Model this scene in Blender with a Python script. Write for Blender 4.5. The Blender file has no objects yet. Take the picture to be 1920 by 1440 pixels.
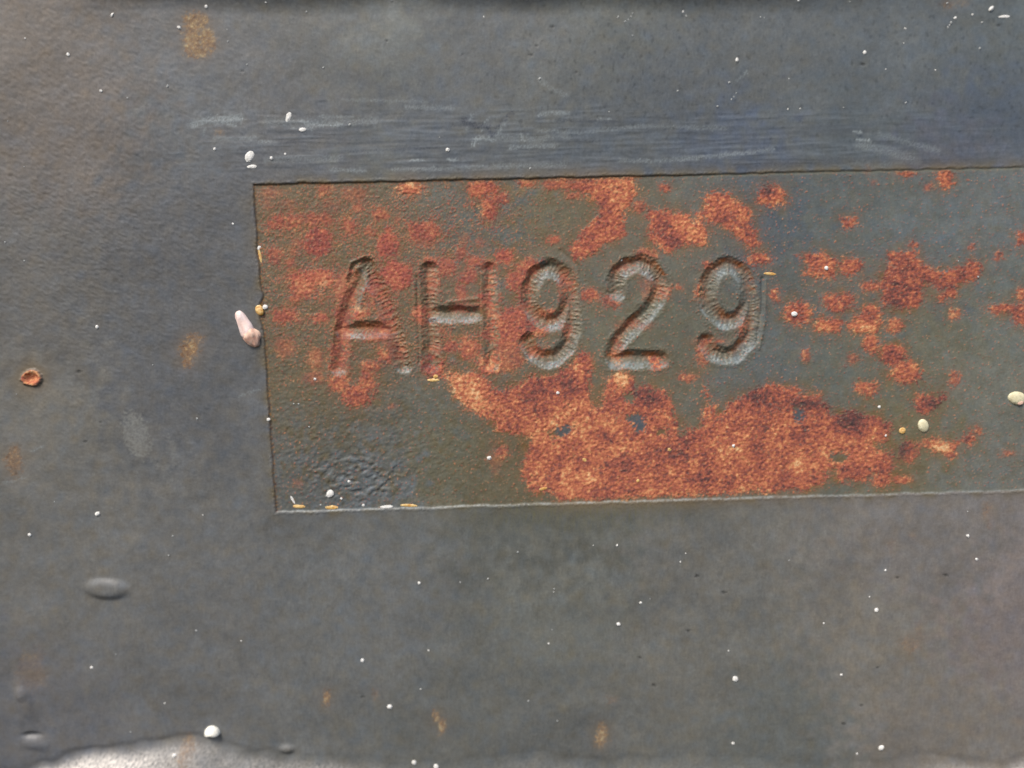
import bpy, math, random
import numpy as np

# ------------------------------------------------------------------ camera
scene = bpy.context.scene
PX = 1.0e-4                    # one photograph pixel is about 0.1 mm on the steel
F_PX, W_PX, H_PX = 1387.0, 1920.0, 1440.0
DIST = F_PX * PX
TILT, YAW, ROLL = math.radians(7.1), math.radians(1.0), math.radians(1.45)
fwd = np.array([-math.sin(YAW) * math.cos(TILT), math.cos(YAW) * math.cos(TILT), -math.sin(TILT)])
r0 = np.cross(fwd, [0, 0, 1.0]); r0 /= np.linalg.norm(r0)
u0 = np.cross(r0, fwd)
right = math.cos(ROLL) * r0 - math.sin(ROLL) * u0
up = math.sin(ROLL) * r0 + math.cos(ROLL) * u0
CAM = -fwd * DIST

cam_data = bpy.data.cameras.new("camera")
cam = bpy.data.objects.new("camera", cam_data)
scene.collection.objects.link(cam)
from mathutils import Matrix, Vector
cam.matrix_world = Matrix(((right[0], up[0], -fwd[0], CAM[0]),
                           (right[1], up[1], -fwd[1], CAM[1]),
                           (right[2], up[2], -fwd[2], CAM[2]), (0, 0, 0, 1)))
cam_data.sensor_fit = 'HORIZONTAL'; cam_data.sensor_width = 36.0
cam_data.lens = 36.0 * F_PX / W_PX
cam_data.clip_start = 0.005; cam_data.clip_end = 2000.0
cam_data.dof.use_dof = True
cam_data.dof.focus_distance = DIST * 0.985
cam_data.dof.aperture_fstop = 5.2
scene.camera = cam

# ------------------------------------------------------------------ light
SUN_EL, SUN_AZ = math.radians(54.0), math.radians(-34.0)   # azimuth from -Y towards -X
world = bpy.data.worlds.new("World"); scene.world = world; world.use_nodes = True
wn = world.node_tree.nodes; wl = world.node_tree.links; wn.clear()
sky = wn.new('ShaderNodeTexSky'); sky.sky_type = 'NISHITA'; sky.sun_disc = False
sky.sun_elevation = SUN_EL; sky.air_density = 1.0; sky.dust_density = 3.0
sdir = Vector((math.sin(SUN_AZ) * math.cos(SUN_EL), -math.cos(SUN_AZ) * math.cos(SUN_EL), math.sin(SUN_EL)))
sky.sun_rotation = math.atan2(sdir.x, sdir.y)
bg = wn.new('ShaderNodeBackground'); bg.inputs['Strength'].default_value = 0.14
wo = wn.new('ShaderNodeOutputWorld')
wl.new(sky.outputs[0], bg.inputs[0]); wl.new(bg.outputs[0], wo.inputs[0])
sun_data = bpy.data.lights.new("sun", 'SUN'); sun_data.energy = 2.3
sun_data.angle = math.radians(20.0); sun_data.color = (1.0, 0.93, 0.84)
sun = bpy.data.objects.new("sun", sun_data); scene.collection.objects.link(sun)
sun.rotation_euler = sdir.to_track_quat('Z', 'Y').to_euler()
sun.location = sdir * 0.5
scene.view_settings.view_transform = 'Standard'; scene.view_settings.look = 'None'
scene.view_settings.gamma = 1.0; scene.view_settings.exposure = 0.25

# ------------------------------------------------------------------ plane <-> photograph positions
def plane2px(X, Z):
    dx, dz = X - CAM[0], Z - CAM[2]; dy = -CAM[1]
    a = dx * right[0] + dy * right[1] + dz * right[2]
    b = dx * up[0] + dy * up[1] + dz * up[2]
    c = dx * fwd[0] + dy * fwd[1] + dz * fwd[2]
    return W_PX / 2 + F_PX * a / c, H_PX / 2 - F_PX * b / c

def px2plane(u, v):
    a = (np.asarray(u, float) - W_PX / 2) / F_PX; b = (H_PX / 2 - np.asarray(v, float)) / F_PX
    d = [a * right[i] + b * up[i] + fwd[i] for i in range(3)]
    t = -CAM[1] / d[1]
    return CAM[0] + t * d[0], CAM[2] + t * d[2]

# ------------------------------------------------------------------ numeric helpers (fields of relief and wear over the steel)
U0, V0, NX, NY = -150, -120, 2250, 1680
rng = np.random.default_rng(7)
fy = np.fft.fftfreq(NY)[:, None]; fx = np.fft.rfftfreq(NX)[None, :]
UU, VV = np.meshgrid(np.arange(NX) + U0 + 0.0, np.arange(NY) + V0 + 0.0)
UU = UU.astype(np.float32); VV = VV.astype(np.float32)

def noise(lx, ly=None, ang=0.0, oct=1, gain=0.5):
    """smooth random field, zero mean unit deviation, of wavelength about lx by ly"""
    ly = ly or lx
    c, s = math.cos(ang), math.sin(ang)
    gx = fx * c + fy * s; gy = -fx * s + fy * c
    F = 0
    for o in range(oct):
        k = 2.0 ** o
        r2 = (gx * lx / k) ** 2 + (gy * ly / k) ** 2
        F = F + (gain ** o) * k * r2 * np.exp(-r2 * 1.2)
    n = np.fft.irfft2(np.fft.rfft2(rng.standard_normal((NY, NX))) * F, s=(NY, NX))
    return (n / n.std()).astype(np.float32)

def blur(a, sig):
    g = np.exp(-2 * (math.pi * sig) ** 2 * (fx * fx + fy * fy))
    return np.fft.irfft2(np.fft.rfft2(a) * g, s=(NY, NX)).astype(np.float32)

def sstep(a, b, x):
    t = np.clip((x - a) / (b - a), 0, 1); return t * t * (3 - 2 * t)

def window(u0, v0, u1, v1):
    i0, i1 = max(0, int(v0 - V0)), min(NY, int(v1 - V0)); j0, j1 = max(0, int(u0 - U0)), min(NX, int(u1 - U0))
    return slice(i0, i1), slice(j0, j1)

n_warp1x, n_warp1y = noise(46), noise(46)
n_warp2x, n_warp2y = noise(15, oct=2), noise(15, oct=2)
n_fine = noise(7, oct=2, gain=.8)
n_mid = noise(26, oct=3, gain=.7)
n_big = noise(230, oct=4, gain=.55)
n_big2 = noise(300, oct=4, gain=.55)
n_grain = noise(4.2)

def sdf_poly(pts, u, v):
    P = np.array(pts, float); n = len(P)
    d2 = np.full(u.shape, 1e9, np.float32); ins = np.zeros(u.shape, bool)
    for i in range(n):
        (x0, y0), (x1, y1) = P[i], P[(i + 1) % n]
        ex, ey = x1 - x0, y1 - y0
        t = np.clip(((u - x0) * ex + (v - y0) * ey) / (ex * ex + ey * ey + 1e-9), 0, 1)
        d2 = np.minimum(d2, (u - x0 - t * ex) ** 2 + (v - y0 - t * ey) ** 2)
        if y0 != y1:
            cr = (y0 > v) != (y1 > v)
            ins ^= cr & (u < (x1 - x0) * (v - y0) / (y1 - y0) + x0)
    d = np.sqrt(d2); d[ins] *= -1
    return d

def sdf_ell(cx, cy, rx, ry, u, v, ang=0.0):
    c, s = math.cos(ang), math.sin(ang)
    x = (u - cx) * c + (v - cy) * s; y = -(u - cx) * s + (v - cy) * c
    return (np.sqrt((x / rx) ** 2 + (y / ry) ** 2) - 1) * min(rx, ry)

def polyline_dist(pts, u, v):
    """distance to a polyline, arc length along it, offset (du, dv) from the nearest point"""
    best = np.full(u.shape, 1e9, np.float32); S = np.zeros(u.shape, np.float32)
    DU = np.zeros(u.shape, np.float32); DV = np.zeros(u.shape, np.float32); acc = 0.0
    for (x0, y0), (x1, y1) in zip(pts[:-1], pts[1:]):
        ex, ey = x1 - x0, y1 - y0; L = math.hypot(ex, ey)
        t = np.clip(((u - x0) * ex + (v - y0) * ey) / (L * L + 1e-9), 0, 1)
        du = u - x0 - t * ex; dv = v - y0 - t * ey; d = np.sqrt(du * du + dv * dv)
        m = d < best
        best[m] = d[m]; S[m] = (acc + t * L)[m]; DU[m] = du[m]; DV[m] = dv[m]; acc += L
    return best, S, DU, DV

# ------------------------------------------------------------------ panel outline (recess)
def line_v(u, p, q): return p[1] + (q[1] - p[1]) * (u - p[0]) / (q[0] - p[0])
def line_u(v, p, q): return p[0] + (q[0] - p[0]) * (v - p[1]) / (q[1] - p[1])
wob = noise(80, oct=2) * 0.5
d_top = VV - line_v(UU, (475, 345.5), (1920, 313)) + wob
d_bot = line_v(UU, (517, 960), (1920, 919)) - VV + wob
bite = 5 * np.exp(-((VV - 590) / 26) ** 2) + 2.5 * np.exp(-((VV - 475) / 18) ** 2) - 3 * np.exp(-((VV - 555) / 12) ** 2)
d_left = UU - line_u(VV, (475, 345), (517, 960)) + wob + np.where(np.abs(UU - 490) < 60, bite, 0)
inside = np.minimum(np.minimum(d_top, d_bot), d_left)          # px inside the recess
in_panel = inside > 0
panel_soft = sstep(-6, 10, inside)

# ------------------------------------------------------------------ rust
E = 'e'
RUST = [  # (u, v, ru, rv, strength)   positions read off the steel
 (704,545,13,30,.9),(727,598,13,30,.9),(748,655,11,20,.7),(655,560,10,34,.85),(812,530,12,18,.7),(816,655,9,26,.7),(919,520,12,22,.8),(925,600,10,24,.75),
 (520,417,15,12,.9),(552,414,16,16,.85),(598,411,26,11,.8),(594,454,27,24,1),(655,425,12,15,.85),(713,402,14,9,.8),(671,388,10,8,.7),
 (694,433,9,9,.8),(725,458,19,24,1),(727,436,10,12,.9),(793,433,28,19,.9),(606,357,12,9,.7),(768,350,25,13,1),(904,352,30,18,1),
 (918,390,17,20,1),(938,371,13,10,.9),(662,364,26,16,.5),(742,514,29,26,1),(832,500,23,18,.85),(866,472,10,10,.8),(892,492,15,12,.85),
 (876,516,12,13,.85),(866,550,11,14,.8),(946,482,16,14,1),(585,522,46,15,1),(566,542,22,12,.9),(551,558,11,8,.8),(515,480,10,15,.8),
 (535,592,22,16,.9),(600,597,14,10,.9),(532,652,22,18,.5),(543,492,9,10,.7),(592,673,15,20,.6),(590,708,20,11,.6),(638,718,18,15,.9),
 (668,742,28,17,1),(690,718,13,26,.9),(696,686,18,8,.9),(722,668,16,13,.9),(671,586,20,14,1),(636,668,18,32,.9),(812,688,22,18,1),
 (843,652,13,9,.9),(880,655,20,16,.9),(871,634,8,7,.8),(919,681,23,20,.95),(936,618,30,28,.95),(966,600,24,24,.95),(990,614,26,20,.95),
 (1006,618,22,14,.95),(990,500,16,13,.9),(972,524,18,17,.9),(984,556,14,34,.8),(1064,540,14,30,.8),(1110,553,18,10,.9),(1146,566,15,11,.8),
 (1036,450,11,7,.9),(1247,352,10,7,.9),(1200,386,12,10,.8),(1447,366,26,19,1),(1423,487,21,10,1),(1328,498,10,8,.9),(1312,547,9,15,.95),
 (1273,538,7,5,.8),(1591,415,15,12,.9),(1699,324,17,6,.95),(1773,333,15,18,1),(1639,342,6,6,.6),(1743,349,6,6,.7),(1597,499,20,16,1),
 (1633,537,16,9,.95),(1571,568,27,17,1),(1454,553,10,14,.9),(1495,589,23,20,1),(1555,610,25,12,1),(1634,644,16,15,1),(1678,610,13,13,.9),
 (1792,589,11,10,.8),(1712,459,8,7,.9),(1821,464,7,6,.8),(1874,480,8,7,.8),(1918,448,10,16,.95),(1920,550,10,13,.9),(1886,580,28,9,.95),
 (1922,590,20,20,.95),(1676,668,25,20,1),(1511,665,9,10,.8),(1597,673,12,10,.7),(1792,712,10,13,.8),(1702,848,18,17,.9),(1834,808,6,9,.8),
 (1891,850,12,6,.7),(1692,899,17,6,.9),(1655,903,16,9,1),(952,660,24,40,.75),(962,630,20,26,.9),(1095,690,14,26,1),(944,848,13,9,.85),
 (929,860,14,30,.3),(1290,708,16,7,.8),(1213,478,18,8,.8),(1006,660,20,12,.8),(618,352,9,6,.6),(985,341,18,8,.9),(1040,345,24,11,.85),
 (1073,342,30,12,.8),(1075,368,12,6,.8),(560,600,9,6,.5),(826,622,9,8,.6),(1330,640,22,5,.9),(1318,660,11,24,.75),(1395,615,12,14,.85),
 (1232,680,16,12,1),(790,592,14,16,.95),(714,630,34,12,.75),(645,610,14,45,.85),(722,585,13,40,.65),(875,580,24,10,.8),(918,560,18,16,.95),
 (1160,655,10,28,.8),(1190,610,34,8,.6),(1248,548,12,14,.8),(1180,500,34,12,.5),(1000,500,14,20,.8),(1218,540,20,24,.4),(1064,620,10,14,.8),
 (806,490,14,9,.95),(918,500,14,10,.9),(640,540,12,26,.7),(740,650,14,26,.6),(1036,588,24,7,.9),(560,908,9,6,.4),(735,762,7,5,.6),
 (500,380,8,14,.4),(508,360,22,10,.5),(540,385,16,9,.4),(620,385,18,10,.4),(560,455,9,9,.6),(585,470,9,9,.6),(551,470,12,8,.5),
 (900,455,10,8,.5),(870,445,9,7,.5),(745,410,7,8,.6),(795,455,20,10,.5),(1170,830,10,6,.5),
]
POLY = [
 ([(1044,334),(1196,332),(1190,372),(1168,396),(1172,440),(1138,456),(1098,482),(1080,488),(1072,470),(1086,440),(1108,416),(1124,402),(1120,376),(1096,366)],1),
 ([(1216,396),(1250,391),(1289,404),(1300,414),(1322,410),(1326,440),(1316,462),(1288,454),(1258,472),(1240,466),(1216,436)],1),
 ([(1328,366),(1346,362),(1366,361),(1382,380),(1405,388),(1404,414),(1422,436),(1422,462),(1403,464),(1382,446),(1354,420),(1326,410),(1308,412),(1304,404),(1323,391)],1),
 ([(1503,477),(1545,474),(1553,487),(1568,488),(1563,519),(1542,517),(1508,517),(1521,498)],1),
 ([(1665,482),(1714,474),(1735,495),(1746,508),(1772,508),(1811,500),(1822,490),(1840,498),(1840,516),(1792,537),(1790,556),(1766,569),(1757,558),(1774,545),(1748,532),(1733,521),(1730,560),(1722,576),(1688,581),(1656,568),(1656,545),(1644,530),(1662,519)],1),
 ([(1592,605),(1625,573),(1650,576),(1652,607),(1639,628),(1618,623),(1597,620)],1),
 ([(1674,690),(1712,676),(1730,704),(1722,716),(1690,716),(1672,706)],1),
 ([(1600,718),(1640,712),(1640,740),(1622,745),(1604,730)],.95),
 ([(1719,746),(1782,738),(1758,762),(1740,777),(1716,772)],.95),
 ([(1719,832),(1745,824),(1780,830),(1805,828),(1820,806),(1826,828),(1795,840),(1785,858),(1756,850),(1732,837)],.9),
 ([(830,696),(851,738),(877,769),(929,793),(937,808),(992,818),(997,834),(979,886),(1000,923),(1031,923),(1042,939),(1200,934),(1331,929),(1420,924),(1524,917),
   (1550,899),(1558,873),(1568,878),(1571,899),(1618,903),(1640,892),(1662,897),(1673,876),(1670,847),(1646,849),(1628,832),(1667,819),(1668,795),(1628,780),(1602,767),(1574,780),(1550,778),
   (1558,761),(1537,741),(1506,741),(1485,728),(1446,720),(1409,733),(1367,761),(1350,774),(1338,750),(1328,722),(1320,754),(1315,798),(1289,812),(1273,811),(1264,782),(1260,754),
   (1247,735),(1213,725),(1190,735),(1188,704),(1159,696),(1138,712),(1130,765),(1112,764),(1101,738),(1108,704),(1107,668),(1086,660),(1072,688),(1044,702),(1018,709),
   (992,707),(972,722),(955,732),(923,730),(913,712),(884,696),(864,706)],1),
]
HOLES = [(1190,785,16,9),(1200,800,12,9),(1049,811,20,7),(1062,804,12,6),(1498,778,9,14),(1573,858,18,10),(1338,752,8,10),(1180,745,10,10),(1240,810,10,5),(1352,768,7,7)]
OUT_RUST = [(368,40,22,18,.75),(358,72,16,26,.75),(388,74,14,22,.75),(370,94,20,12,.75),(365,634,14,10,.8),(356,655,16,13,.9),(350,676,8,12,.9),(28,862,16,26,.7),
 (613,1308,8,15,.85),(704,1298,7,9,.5),(818,1342,7,10,.7),(829,1362,6,14,.7),(1128,1378,9,20,.75),(1150,1312,10,9,.35),(1706,1207,18,13,.4),(1725,1180,10,14,.25),
 (1627,316,5,9,.6),(1776,8,12,8,.6),(1805,4,14,6,.35),(410,247,8,6,.5),(352,1405,14,26,.5),(1850,955,8,13,.55),(1854,984,5,11,.45),(1673,1022,8,13,.3),(1712,1006,6,7,.3),
 (60,1260,26,40,.22)]

rust = np.zeros((NY, NX), np.float32)
def stamp(params, strength, poly=False):
    global rust
    if poly:
        P = np.array(params); b = (P[:, 0].min() - 30, P[:, 1].min() - 30, P[:, 0].max() + 30, P[:, 1].max() + 30); m = 26.0
    else:
        cx, cy, rx, ry = params; b = (cx - rx - 30, cy - ry - 30, cx + rx + 30, cy + ry + 30); m = min(rx, ry)
    w = window(*b); k = min(1.0, m / 13.0)
    u = UU[w] + k * (2.4 * n_warp1x[w] + 2.6 * n_warp2x[w]); v = VV[w] + k * (2.4 * n_warp1y[w] + 2.6 * n_warp2y[w])
    if poly: s = sdf_poly(params, u, v)
    else:
        # blocky, angular outlines: superellipse
        s = ((np.abs((u - params[0]) / params[2]) ** 2.4 + np.abs((v - params[1]) / params[3]) ** 2.4) ** (1 / 2.4) - 1) * m
    s = s + 1.5 * k * n_fine[w] + 2.0 * n_mid[w] * k
    r = (.86 * sstep(2.0, -2.0, s) + .14 * sstep(9, -2, s)) if strength > .6 else sstep(5, -7, s)
    rust[w] = np.maximum(rust[w], r * strength)
for c in RUST: stamp(c[:4], c[4])
for pts, st in POLY: stamp(pts, st, True)
# peppering of small rust spots over the upper left of the panel
pep = np.exp(-((UU - 620) / 230) ** 2 - ((VV - 500) / 190) ** 2) + .5 * np.exp(-((UU - 900) / 160) ** 2 - ((VV - 420) / 90) ** 2) \
    + .55 * np.exp(-((UU - 930) / 150) ** 2 - ((VV - 640) / 60) ** 2)
n_pep = noise(20, oct=3, gain=.8)
rust = np.maximum(rust, .85 * sstep(1.45, 2.1, n_pep + .75 * np.clip(pep, 0, 1) + .35 * (n_warp1x)) * np.clip(pep * 1.6, 0, 1))
# crumbs scattered round the patches, thickest near the first two letters
near_r = blur(rust, 14); n_crumb = noise(9, oct=2, gain=.8)
rust = np.maximum(rust, .8 * sstep(1.95, 2.7, n_crumb + .75 * n_mid + 2.3 * near_r.clip(0, .5) + .25 * np.clip(pep, 0, 1)) * panel_soft)
for cx, cy, rx, ry in HOLES:
    w = window(cx - 40, cy - 40, cx + 40, cy + 40)
    s = sdf_ell(cx, cy, rx, ry, UU[w] + 3 * n_warp2x[w], VV[w] + 3 * n_warp2y[w]) + .8 * n_fine[w]
    rust[w] *= sstep(-2, 2, s)
rust *= sstep(0.0, 3.0, inside)
rust_panel = rust.copy()
for c in OUT_RUST: stamp(c[:4], c[4])
# ring-shaped rust blister on the left
ru = UU - 60 + .7 * n_warp2x; rv = VV - 708 + .7 * n_warp2y
rr = np.sqrt((ru / 18.0) ** 2 + (rv / 13.0) ** 2) + .05 * n_warp1x
rust = np.maximum(rust, sstep(1.15, .95, rr) * .95)
# ------------------------------------------------------------------ stamped characters
def arc(cx, cy, rx, ry, a0, a1, n=18):
    return [(cx + rx * math.cos(math.radians(a0 + (a1 - a0) * i / n)), cy + ry * math.sin(math.radians(a0 + (a1 - a0) * i / n))) for i in range(n + 1)]
# stroke: (points, half width, depth, ripple)
GL = [
 ('stamped_letter', 'A', [([(685,506),(668,540),(652,585),(642,625),(636,690)],16,10.5,.8), ([(688,502),(712,548),(730,595),(747,650),(757,686)],17,14,2.9), ([(642,620),(732,619)],16,12.5,.3)]),
 ('stamped_letter', 'H', [([(805,506),(807,600),(809,684)],17,12,2.1), ([(917,506),(919,548)],15,10,1.9), ([(919,560),(921,620),(922,682)],15,8.0,1.5), ([(806,589),(888,590)],17,12.5,.3)]),
 ('stamped_digit', '9', [(arc(1031,554,38,51,0,360,40),17.6,11.5,1.9), ([(1069,554),(1074,590),(1072,625),(1062,652),(1042,672),(1018,674),(998,660),(988,642)],17.6,11.0,1.9)]),
 ('stamped_digit', '2', [([(1157,548),(1154,530),(1160,512),(1176,499),(1200,495),(1222,502),(1236,520),(1238,542),(1230,566),(1210,590),(1186,614),(1166,634),(1153,652),(1150,672)],17.6,11.5,2.0), ([(1152,675),(1238,674)],18,12.5,.2)]),
 ('stamped_digit', '9', [(arc(1366,550,39,52,0,360,40),17.6,10.5,1.7), ([(1405,550),(1412,585),(1410,620),(1400,645),(1380,664),(1356,668),(1336,660),(1324,641)],17.6,11.0,1.7)]),
]
gdepth = np.zeros((NY, NX), np.float32); gid = np.zeros((NY, NX), np.int16)
grim = np.zeros((NY, NX), np.float32); gcrest = np.zeros((NY, NX), np.float32); gstain = np.zeros((NY, NX), np.float32); gskylit = np.zeros((NY, NX), np.float32)
gprox = np.full((NY, NX), 99, np.float32)
for gi, (nm, ch, strokes) in enumerate(GL):
    for pts, hw, dep, rip in strokes:
        P = np.array(pts); w = window(P[:, 0].min() - 45, P[:, 1].min() - 45, P[:, 0].max() + 45, P[:, 1].max() + 45)
        wx = .6 * n_warp2x[w] + 1.0 * n_warp1x[w]; wy = .6 * n_warp2y[w] + 1.0 * n_warp1y[w]
        d, S, DU, DV = polyline_dist(pts, UU[w] + wx, VV[w] + wy)
        # chisel bites: sawtooth along the stroke, strongest on its right-hand / lower flank
        ph = S / 9.6 + .33 * np.sin(S / 11.0 + gi) + .25 * np.sin(S / 4.7 + 2 * gi) * .6 + .2 * n_warp1x[w]
        saw = (ph - np.floor(ph)); tooth = np.where(saw < .68, saw / .68, (1 - saw) / .32) - .5
        flank = sstep(-.8, .9, (DU * .8 + DV * .5) / hw) * .75 + .35
        hwl = hw * (1 + .05 * rip * tooth * flank)
        q = d / hwl; an = (DU * -.12 + DV * -.28) / np.maximum(d, 1e-3)
        t = np.clip(np.where(q >= an, (1 - q) / (1 - an), (1 + q) / (1 + an)), 0, 1) * (q < 1)
        prof = .62 * dep * (1 - np.sqrt((1 - t) ** 2 + .012)) * sstep(0, .12, t)
        prof = np.maximum(prof, 0) - rip * 1.15 * np.clip(.85 + .55 * n_mid[w], .1, 1.8) * tooth * flank * sstep(0, .3, t) * (1 - .4 * sstep(.75, 1, t))
        prof = np.where(t > 0, prof, 0)
        m = prof > gdepth[w]
        gdepth[w] = np.where(m, prof, gdepth[w])
        near = d < hw + 1.5
        gi_w = gid[w]; gi_w[near] = gi + 1
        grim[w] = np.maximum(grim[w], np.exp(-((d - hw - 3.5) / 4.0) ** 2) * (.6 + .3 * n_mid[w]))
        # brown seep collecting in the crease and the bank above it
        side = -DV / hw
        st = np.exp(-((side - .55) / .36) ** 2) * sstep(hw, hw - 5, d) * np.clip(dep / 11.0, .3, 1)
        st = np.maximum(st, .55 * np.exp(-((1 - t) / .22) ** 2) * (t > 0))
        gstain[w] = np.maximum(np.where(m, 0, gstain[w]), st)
        gskylit[w] = np.maximum(np.where(m, 0, gskylit[w]), sstep(.12, .45, -side) * sstep(hw + 1, hw - 3, d) * np.clip(dep / 11.0, .2, 1))
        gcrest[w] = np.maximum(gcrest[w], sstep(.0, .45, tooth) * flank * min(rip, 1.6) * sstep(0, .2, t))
        gprox[w] = np.minimum(gprox[w], d - hw)
grim *= (gdepth <= 0)
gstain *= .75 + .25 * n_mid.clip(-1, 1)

# breakup inside faint patches
rust *= 1 - .35 * sstep(.6, 1.8, n_fine + .3 * n_mid) * (rust < .9)
rust *= np.where((inside < -2) & (rr > 1.3), .5 + .5 * sstep(-.5, .7, n_fine + .6 * n_warp2x), 1)
rust *= 1 - .55 * sstep(1.5, 2.4, noise(13, oct=2) + .5 * n_big2)
rust *= 1 - np.clip(.42 * gcrest, 0, .6)
halo = blur(rust, 16); halo2 = blur(rust, 5)
ring = np.exp(-((np.sqrt((ru / 34.0) ** 2 + (rv / 30.0) ** 2)) ** 2) * 1.1)

# rust is patchier inside the letters
inkeep = np.where(gprox < 0, sstep(-.6, .5, n_mid * .8 + n_warp1x * .6 + .5 + .9 * sstep(1000, 700, UU)), 1.0)
rust = rust * inkeep

# ------------------------------------------------------------------ relief (px, positive towards the viewer)
H = 1.1 * noise(420, oct=1) + .10 * noise(90, oct=2)
leather = noise(15, 30, ang=math.radians(-52), oct=2, gain=.6)
lw = np.exp(-((UU - 60) / 420) ** 2) * np.exp(-((VV - 330) / 430) ** 2)
H += leather * (.03 + .15 * lw) * (1 - panel_soft)
H += n_fine * .025 + n_mid * .05
depth = 2.1 - 1.1 * sstep(1000, 1900, UU)
wall = sstep(-1.6, 2.2, inside)
H -= depth * wall
lip = np.exp(-((inside + 3.0) / 2.2) ** 2) * .35
H += lip * (1 + .5 * n_mid)
H -= gdepth
H += grim * .6 * panel_soft
# double-struck ghost edges beside the H and the A, last nine
def ghost(pts, r, h):
    P = np.array(pts); w = window(P[:, 0].min() - 20, P[:, 1].min() - 20, P[:, 0].max() + 20, P[:, 1].max() + 20)
    d, S, DU, DV = polyline_dist(pts, UU[w], VV[w]); H[w] += h * np.exp(-(d / r) ** 2)
ghost([(782,520),(786,680)], 2.2, -1.8); ghost([(776,530),(778,570)], 3, 1.2); ghost([(900,500),(899,684)], 1.6, -1.0)
ghost([(1430,522),(1429,580),(1421,640)], 3.4, -2.4); ghost([(1437,525),(1435,600),(1424,655)], 2.5, 1.0)
ghost([(655,530),(662,500),(684,486)], 5, -3.2); ghost([(650,520),(658,492),(684,481)], 2.6, 1.6)
ghost([(842,566),(896,560)], 3.4, 1.6); ghost([(1052,470),(1086,500),(1096,530)], 4, -1.2)
# crusty rust
n_crust = noise(11, oct=3, gain=.75); n_crust2 = noise(30, oct=3, gain=.8)
H += rust_panel * (0.35 + .10 * n_crust + .30 * n_crust2) * np.where(gprox < 0, .35, 1) + (rust - rust_panel).clip(0) * .25 * n_crust
H -= .3 * (halo2 * (1 - halo2) * 4)
# panel pitting and the wrinkled paint at its lower left
pl = panel_soft * np.exp(-((UU - 560) / 420) ** 2)
H += pl * (.13 * noise(18, 24, ang=math.radians(70), oct=2, gain=.6)) * (1 - np.clip(gprox < 0, 0, 1) * .6)
wr = 1.25 * np.exp(-(((UU - 670) / 85) ** 2 + ((VV - 900) / 45) ** 2) ** 1.5) + .3 * np.exp(-((UU - 600) / 190) ** 2 - ((VV - 830) / 80) ** 2) + .5 * np.exp(-((UU - 820) / 120) ** 2 - ((VV - 850) / 70) ** 2) * .5
n_wr = noise(34, 44, ang=math.radians(60), oct=2, gain=.5)
H += (.75 * np.tanh(1.6 * noise(26, 40, ang=math.radians(65), oct=2, gain=.6)) + .45 * (1 - np.minimum(1, np.abs(n_wr) * 2.2))) * wr * sstep(-.6, .9, n_warp1x + .8) * panel_soft
# lens-shaped blisters and dents in the paint
def bump(cx, cy, rx, ry, h, ang=0.0, p=1.5):
    w = window(cx - rx * 3, cy - ry * 3 - 10, cx + rx * 3, cy + ry * 3 + 10)
    s = sdf_ell(cx, cy, rx, ry, UU[w], VV[w], ang) / min(rx, ry) + 1
    H[w] += h * np.exp(-s ** (2 * p))
bump(201, 1104, 38, 17, 7.0, .05, 2.4); bump(46, 1310, 14, 42, 5, -.35); bump(40, 1300, 12, 12, 3); bump(64, 1395, 24, 10, 4, .2, 1.3)
bump(60, 1378, 16, 5, -5); bump(538, 1404, 13, 7, 5); bump(1115, 1330, 60, 26, 2); bump(540, 1330, 60, 40, 1.5)
w_ = sstep(0.55, .85, rr) * sstep(1.3, 1.0, rr); H += 4.5 * w_ - 2.0 * sstep(.6, .2, rr)
# scrape relief above the panel
n_scr = noise(190, 14, ang=math.radians(-1.5), oct=2, gain=.6); n_scr2 = noise(700, 46, ang=math.radians(-2), oct=2)
band = sstep(185, 225, VV + 8 * n_warp1y) * sstep(338, 318, VV + (UU - 500) * .02) * sstep(330, 480, UU + 30 * n_scr) * (.4 + .6 * sstep(1950, 1500, UU))
H += band * .12 * n_scr
# crumpled lip along the foot, steel folding back at the head
us = np.array([-150, 30, 90, 180, 280, 370, 402, 450, 520, 600, 700, 850, 1000, 1060, 1150, 1230, 1300, 1420, 1500, 1640, 1760, 1840, 1880, 1920, 2010])
vs = np.array([1452, 1448, 1432, 1408, 1396, 1382, 1392, 1406, 1414, 1420, 1426, 1432, 1412, 1418, 1430, 1424, 1418, 1428, 1436, 1432, 1420, 1430, 1436, 1422, 1418])
edge = np.interp(UU[0], us, vs)[None, :] + 2.5 * noise(130, oct=2)
below = VV - edge
hard = .14 + .86 * np.exp(-((UU - 200) / 260) ** 2) + .15 * np.exp(-((UU - 1100) / 150) ** 2) + .3 * np.exp(-((UU - 1860) / 120) ** 2)
H += np.where(below > 0, np.minimum(below ** 2 / (below.clip(0) + 14) * .8, 40) * hard, 0) - 2.2 * np.exp(-((below + 4) / 6) ** 2) * (hard * .9)
n_head = noise(420, oct=1)
topd = 26 + 4 * n_head - 12 * sstep(1500, 1900, UU) - VV
H += np.where(topd > 0, np.minimum(topd, 34) ** 2 * .006, 0) * sstep(120, 330, UU) * (1 - .75 * sstep(1300, 1700, UU))

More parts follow.
